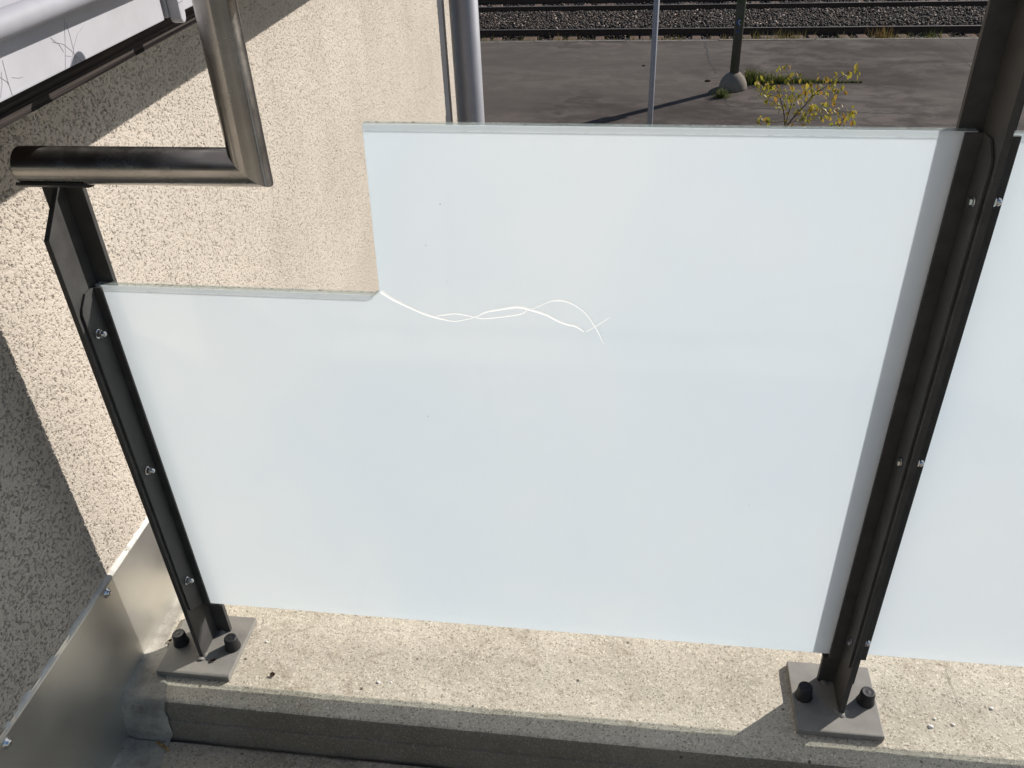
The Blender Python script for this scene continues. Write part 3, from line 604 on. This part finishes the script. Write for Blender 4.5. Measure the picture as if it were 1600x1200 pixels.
mb = MB(); mb.box(1.2, 2.6, -2.2, 1.15, ZG, -1.62); mb.box(XW-.01, 1.2, -2.2, -.4, ZG, -1.62); props(mb.build('stair_base', M['floor']), kind='structure')

mb = MB(); mb.ribbon([(Vector((.5805+.0010*i+random.gauss(0, .0006), 1.066-.012*i, ZL+.0012)), .0009*random.uniform(.4, 1.3)) for i in range(7)], (0, 0, 1), .0003)
mb.build('hairline_crack', M['concface'], lo, recalc=False)
# grey coating brushed up the corner: on the ledge top, its face and the floor, as an irregular skin
def coat(pts_fn, nu, nv):
    P = np.array([[pts_fn(u, v) for v in np.linspace(0, 1, nv)] for u in np.linspace(0, 1, nu)]); return P
def edge_w(t): return .080+.005*(vnoise(np.array([t*9.]), np.array([.3]), 21)[0]-.5)+.008*(vnoise(np.array([t*55.]), np.array([.3]), 22)[0]-.5)
cl = [(1.15, ZL), (.93, ZL), (.90, ZL), (.8655, ZL), (.8595, ZL-.004), (.855, ZL-.038), (.8495, ZL-.050), (.8475, ZF+.004), (.837, ZF+.0005), (.30, ZF)]
def coatpt(u, v):
    L = [0]
    for a, b in zip(cl[:-1], cl[1:]): L.append(L[-1]+math.hypot(a[0]-b[0], a[1]-b[1]))
    s = u*L[-1]; i = max(k for k in range(len(L)-1) if L[k] <= s+1e-9); t = (s-L[i])/(L[i+1]-L[i])
    y = cl[i][0]+(cl[i+1][0]-cl[i][0])*t; z = cl[i][1]+(cl[i+1][1]-cl[i][1])*t
    w = edge_w(s)*(1 if y < .87 else max(.30, 1-(y-.87)*5.5)); x = XW+.0005+v*(w+.004)
    th = .0016*min(1, (1-v)*14)+.0012*(vnoise(np.array([x*60]), np.array([s*60]), 23)[0]-.3)*min(1, (1-v)*6)+.0007
    fil = .007*max(0, 1-v*w/.020)**2
    if y > .868 or abs(z-ZF) < .006 and y < .84: return (x, y, z+th+fil)
    if z > ZL-.006: return (x, y-th*.8-.001, z+th+fil*.7)
    return (x, y-th-.0015-.6*fil, z+.001)
grid_mesh('corner_coating', coat(coatpt, 300, 26)[:, ::-1], M['coat']); props(bpy.data.objects['corner_coating'], kind='structure')

# ------------------------------------------------------------------ frosted glass panels
def inset(poly, d):
    n = len(poly); out = []
    for i in range(n):
        p, a, b = Vector(poly[i]), Vector(poly[i-1]), Vector(poly[(i+1) % n])
        e1, e2 = (p-a).normalized(), (b-p).normalized(); n1, n2 = Vector((-e1.y, e1.x)), Vector((-e2.y, e2.x))
        m = n1+n2; m = m/max(.2, m.dot(n1)); out.append(tuple(p+m*d))
    return out
from mathutils.geometry import delaunay_2d_cdt
def smooth_path(c):
    dense = []; n = len(c)
    for i in range(n-1):                       # Catmull-Rom
        p0, p1, p2, p3 = (c[max(0, min(n-1, i+j))] for j in (-1, 0, 1, 2))
        for t in np.linspace(0, 1, 5, endpoint=False):
            q = [0.5*((2*p1[k])+(p2[k]-p0[k])*t+(2*p0[k]-5*p1[k]+4*p2[k]-p3[k])*t*t+(3*p1[k]-p0[k]-3*p2[k]+p3[k])*t**3) for k in (0, 1)]
            dense.append((Vector(q), (p1[2]+(p2[2]-p1[2])*t)*(1.25-.35*min(1, max(0, (q[0]+.333)/.28)))*(1.12+.30*vnoise(np.array([q[0]*190.]), np.array([1.5]), 31)[0]-.12)))
    dense.append((Vector(c[-1][:2]), c[-1][2])); return dense
def band(d, k=1.0):
    L, R = [], []
    for i, (p, w) in enumerate(d):
        t = (d[min(i+1, len(d)-1)][0]-d[max(i-1, 0)][0]).normalized(); s = Vector((-t.y, t.x))*w*.5*k
        L.append(p+s); R.append(p-s)
    return L+R[::-1]
def inside(p, poly):
    c = False; n = len(poly)
    for i in range(n):
        a, b = poly[i], poly[i-1]
        if (a[1] > p[1]) != (b[1] > p[1]) and p[0] < (b[0]-a[0])*(p[1]-a[1])/(b[1]-a[1])+a[0]: c = not c
    return c
def film_mesh(poly, cuts):
    """thin slab with the outline poly, minus the cut bands (quads along each crack)"""
    vs, es = [], []
    for loop in [poly]+cuts:
        b0 = len(vs); n = len(loop); vs += [Vector(p[:2]) for p in loop]; es += [(b0+i, b0+(i+1) % n) for i in range(n)]
    V, E, F, *_ = delaunay_2d_cdt(vs, es, [], 0, 1e-6)
    keep = []
    for f in F:
        c = sum((V[i] for i in f), Vector((0, 0)))/len(f)
        if inside(c, poly) and not any(inside(c, q) for q in cuts): keep.append(tuple(f))
    n = len(V); mb = MB()
    v = [(p.x, YG0+.0009, p.y) for p in V]+[(p.x, YG0+.0014, p.y) for p in V]
    cnt = {}
    for f in keep:
        for i in range(len(f)):
            e = (f[i], f[(i+1) % len(f)]); cnt[e] = 1
    fs = list(keep)+[tuple(i+n for i in f[::-1]) for f in keep]+[(b_, a_, a_+n, b_+n) for (a_, b_) in cnt if (b_, a_) not in cnt]
    mb.add(v, fs); return mb
YG0, YG1 = 1.0, 1.012
def panel(poly, label, chips=None):
    t = empty('glass_panel', (sum(p[0] for p in poly)/len(poly), YG0, min(p[1] for p in poly)), label, 'glass panel', 'frosted glass railing panels')
    mb = MB(); film_mesh(poly, chips or []).build('frosted_film', M['film'], t)
    mb = MB(); mb.prism(poly, 'y', YG0+.0016, YG0+.0088, 1, 0); mb.build('front_pane', [M['clear'], M['edge']], t)
    mb = MB(); mb.prism(poly, 'y', YG0+.0100, YG1, 1, 0); mb.build('back_pane', [M['clear'], M['edge']], t)
    # rough, dirty edge of the bonding layer: a thin ragged bead all round
    ip = inset(poly, .0006); pts = []
    for a, b in zip(ip, ip[1:]+ip[:1]):
        a, b = Vector(a), Vector(b); n = max(1, int((b-a).length/.003))
        for k in range(n): pts.append(a+(b-a)*k/n)
    n = len(pts); v = []
    zb_ = min(p[1] for p in poly)+.008
    for i, p in enumerate(pts):
        e = (pts[(i+1) % n]-pts[i-1]).normalized(); o = Vector((e.y, -e.x))*(.0001+.0008*random.random()**3+(.0016*random.random() if random.random() < .05 else 0))
        q = p+o; r = p-Vector((e.y, -e.x))*.0005
        v += [(r.x, YG0+.0089, r.y), (q.x, YG0+.0091, q.y), (q.x, YG0+.0098, q.y), (r.x, YG0+.0099, r.y)]
    mb = MB(); mb.add(v, [(4*i+k, 4*((i+1) % n)+k, 4*((i+1) % n)+k+1, 4*i+k+1) for i in range(n) for k in range(3)]); mb.build('bonding_layer', M['line'], t)
    return t
def arc(cx, cz, r, a0, a1, n=6): return [(cx+r*math.cos(math.radians(a0+(a1-a0)*i/n)), cz+r*math.sin(math.radians(a0+(a1-a0)*i/n))) for i in range(n+1)]
# inner notch corner is rounded
polyL = [(-.745, -1.2165), (.371, -1.2200), (.371, -.3345), (-.3255, -.3295)]+arc(-.3440, -.5515, .0112, 0, -90)[0:]+[(-.745, -.5600)]
CUTS = [smooth_path(c) for c in (CRK1, CRK2)]
gl = panel(polyL, 'large frosted glass panel with a notched upper left corner and white wavy crack', [band(d, 1.5) for d in CUTS])
polyR = [(.395, -1.2145), (2.2, -1.2145), (2.2, -.3370), (.395, -.3370)]
gr = panel(polyR, 'frosted glass panel at the right edge of the picture, beyond the right post')
for k, d in enumerate(CUTS):                  # the loosened film along the crack: a thin, slightly raised lip
    mb = MB(); mb.ribbon([(Vector((p.x, YG0+.00135, p.y)), w*1.45) for p, w in d], (0, -1, 0), .0004 if k == 0 else .0003)
    mb.build('crack', M['cracfill'], gl, recalc=False)

# ------------------------------------------------------------------ railing posts
def post(label, xw, fx0, fx1, ztop, px, clamps):
    t = empty('railing_post', (px, .981, ZL), label, 'railing post', 'dark steel railing posts')
    h = .004
    mb = MB(); mb.box(fx0, fx1, 1.0125, 1.0205, -1.3085, ztop); mb.build('flange', M['post'], t, bevel=.0008)
    mb = MB(); mb.prism([(1.0123, -1.3084), (.9500, -1.3084), (.9485, ztop-.060), (1.001, ztop-.008), (1.0123, ztop-.001)], 'x', xw-h, xw+h); mb.build('web', M['post'], t, bevel=.0008)
    mb = MB(); mb.box(px-.0695, px+.0695, .912, 1.050, ZL+.0004, -1.3080)
    pl = mb.build('base_plate', M['plate'], t, bevel=.0015)
    for sx in (-.0505, .0515):
        mb = MB(); cx = px+sx
        mb.lathe((cx, .979, -1.3082), (0, 0, 1), [(0, .0146), (.0025, .0146), (.0045, .0136), (.010, .0128), (.022, .0120), (.0245, .0116), (.0258, .0106), (.0260, .0092), (.0256, .007), (.0254, .003), (.0260, .001)], 24); mb.build('bolt_cap', M['rubber'], pl)
    # weld beads at the foot
    for (wx, wy) in [(xw, .948), (xw+.006, .9535), (xw-.006, .9545), (xw+.016, 1.009), (xw-.018, 1.010)]:
        mb = MB(); mb.lathe((wx, wy, -1.3083), (random.gauss(0, .2), random.gauss(0, .2), 1), [(0, .0075), (.0015, .0062), (.0030, .0034), (.0034, .0005)], 10); mb.build('weld', M['plate'], pl)
    for (side, zt, zb, legx, bolts, head) in clamps:
        f = xw+side*(h+.0004); g = f+side*.0035
        mb = MB()
        web = [(.9995, zb), (.9995, zt), (.9760, zt), (.9600, zt-.0145), (.9560, zt-.022), (.9555, zb+.032), (.9580, zb+.027)]
        mb.prism(web, 'x', f, g)
        mb.box(min(g, legx), max(g, legx), .9955, .9995, zb, zt-.0005)
        c = mb.build('clamp', M['post'], t, bevel=.0007)
        mb = MB(); mb.box(min(g, legx)+.001, max(g, legx)-.0008, .99955, .99995, zb+.0005, zt-.001); mb.build('gasket', M['rubber'], c)
        for z in bolts:
            y = .9715; d = (side, 0, 0); mb = MB()
            mb.lathe((g+side*.0002, y, z), d, [(0, .0068), (.0012, .0068)], 18, smooth=False)           # washer
            hx = [(math.cos(math.pi*k/3+.3)*.0058, math.sin(math.pi*k/3+.3)*.0058) for k in range(6)]
            mb.prism([(y+a, z+b) for a, b in hx], 'x', g+side*.0014, g+side*.0062)
            if head == 'acorn': mb.lathe((g+side*.0062, y, z), d, [(0, .0050), (.0035, .0048), (.0058, .0036), (.0070, .0018), (.0073, .0003)], 16)
            mb.build('bolt', M['chrome'], c)
        mb = MB(); mb.box(min(f, f+side*.030), max(f, f+side*.030), 1.0005, 1.0123, zb-.0085, zb-.0045)
        mb.build('support_lug', M['post'], t, bevel=.0006)
    return t
zb3 = (-.4035, -.779, -1.151)
post('short dark steel railing post at left, under the stainless handrail stub', -.7535, -.782, -.7232, -.4085, -.756, [(1, -.5607, -1.2150, -.7343, (-.6223, -.8756, -1.1263), 'acorn')])
post('tall dark steel railing post at right, between the two frosted panels', .383, .353, .4145, -.1875, .3755,
     [(-1, -.3342, -1.2255, .3562, zb3, 'hex'), (1, -.3375, -1.2210, .4150, zb3, 'acorn')])

# ------------------------------------------------------------------ stainless handrail, mitred
hr = empty('handrail', (-.7, .99, -.381), 'brushed stainless tube handrail stepping up in front of the stucco wall', 'handrail')
R_, YR = .0238, .990; zl, zu, xv = -.3808, -.163, -.4722
m1 = (1, 0, -1); m2 = (1, 0, 1)
def tubesec(p0, p1, a, b, capl=False):
    mb = MB(); mb.tube(p0, p1, R_, n=48, cap=False, m0=a, m1=b); 
    if capl:
        mb.lathe(p0, (-1, 0, 0), [(0, R_), (.0012, R_-.0004), (.0022, R_-.0016), (.0026, R_-.004), (.0026, .001)], 48)
    mb.build('rail_tube', M['steelz' if p0[0] == p1[0] else 'steelx'], hr)
tubesec((-.7785, YR, zl), (xv, YR, zl), None, (1, 0, 1), True)
tubesec((xv, YR, zl), (xv, YR, zu), (1, 0, 1), (1, 0, 1))
tubesec((xv, YR, zu), (2.2, YR, zu), (1, 0, 1), None)
for cx, z in ((-.7375, zl), (.383, zu)):      # curved saddle plates over the posts
    mb = MB(); pr = []
    for k in range(9):
        a = math.radians(-90-46+92*k/8); pr.append((YR+math.cos(a)*(R_+.0002), z+math.sin(a)*(R_+.0002)))
    for k in range(9):
        a = math.radians(-90+46-92*k/8); pr.append((YR+math.cos(a)*(R_+.0042), z+math.sin(a)*(R_+.0042)))
    mb.prism(pr, 'x', cx-.047, cx+.047); mb.build('saddle', M['post'], hr, bevel=.0006)

# ------------------------------------------------------------------ small debris
def lump(name, p, s, mat, label, cat, group=None, flat=.6, seed=0):
    rr = random.Random(seed); mb = MB(); n = 7; v = [(p[0], p[1], p[2]+s*flat)]
    for ring, (rad, h) in enumerate(((.6, .85), (1., .3), (.9, -.05))):
        for k in range(n):
            a = 6.283*k/n+ring*.3; q = rad*s*rr.uniform(.75, 1.2); v.append((p[0]+q*math.cos(a), p[1]+q*math.sin(a)*.8, p[2]+h*s*flat))
    f = [(0, 1+k, 1+(k+1) % n) for k in range(n)]+[(1+r*n+k, 1+(r+1)*n+k, 1+(r+1)*n+(k+1) % n, 1+r*n+(k+1) % n) for r in range(2) for k in range(n)]
    mb.add(v, f, 0, True); o = mb.build(name, M[mat]); return props(o, label, cat, group)
tw = MB(); tw.tube((-.812, .834, ZF+.006), (-.797, .8275, ZF+.006), .0022, .0026, 7); tw.tube((-.797, .8275, ZF+.006), (-.783, .8205, ZF+.0055), .0026, .0018, 7)
props(tw.build('twig', M['twig']), 'short tan twig lying on the floor at the foot of the ledge', 'twig')
def scrap(p, L, w, ang, label):
    mb = MB(); c, s = math.cos(ang), math.sin(ang)
    def T(a, b, z): return (p[0]+a*c-b*s, p[1]+a*s+b*c, p[2]+z)
    v = [T(-L/2, 0, .0006), T(-L*.2, w/2, .0010), T(-L*.2, -w/2, .0030), T(L*.2, w*.45, .0035), T(L*.2, -w*.4, .0012), T(L/2, 0, .0040), T(0, 0, .0002)]
    mb.add(v, [(0, 2, 6), (0, 6, 1), (1, 6, 3), (2, 4, 6), (6, 4, 3), (3, 4, 5)]); return props(mb.build('dry_leaf', M['dirt'], recalc=False), label, 'dry leaf')
scrap((-.729, .944, -1.3077), .017, .006, .35, 'small dark brown leaf scrap on the left base plate')
scrap((-.612, .933, ZL+.002), .010, .010, 1.9, 'tiny black leaf crumb on the ledge right of the left base plate')
scrap((-.835, .985, ZL+.004), .012, .006, .2, 'tiny black leaf crumb between the flashing and the left base plate')
peb = [((.5275, .9488), .0050, 'largest white pebble on the ledge right of the right base plate'), ((.5375, .9644), .0030, 'off white pebble just behind the largest white pebble on the right'),
       ((.636, .9945), .0042, 'white pebble near the lower edge of the right glass panel'), ((.5647, .9563), .0032, 'small white pebble right of the largest white pebble'),
       ((-.6514, 1.0046), .0032, 'white pebble close behind the right corner of the left base plate'), ((-.4166, .9386), .0038, 'left one of two neighbouring white pebbles on the middle of the ledge'),
       ((-.3937, .9409), .0026, 'right one of two neighbouring white pebbles on the middle of the ledge'), ((-.4922, .8766), .0032, 'white pebble in the shaded strip along the front of the ledge')]
for i, ((x, y), s, lab) in enumerate(peb): lump('pebble', (x, y, ZL), s, 'quartz', lab, 'pebble', 'white pebbles on the ledge', .6, i)
for i, ((x, y), s, lab) in enumerate([((1.537, 20.361), .075, 'dark clod beside the left foot of the round lamp footing'), ((.105, 21.654), .055, 'small dark clod on the platform behind the thin pole')]):
    lump('clod', (x, y, ZP), s, 'dirt', lab, 'clod', None, .5, 20+i)
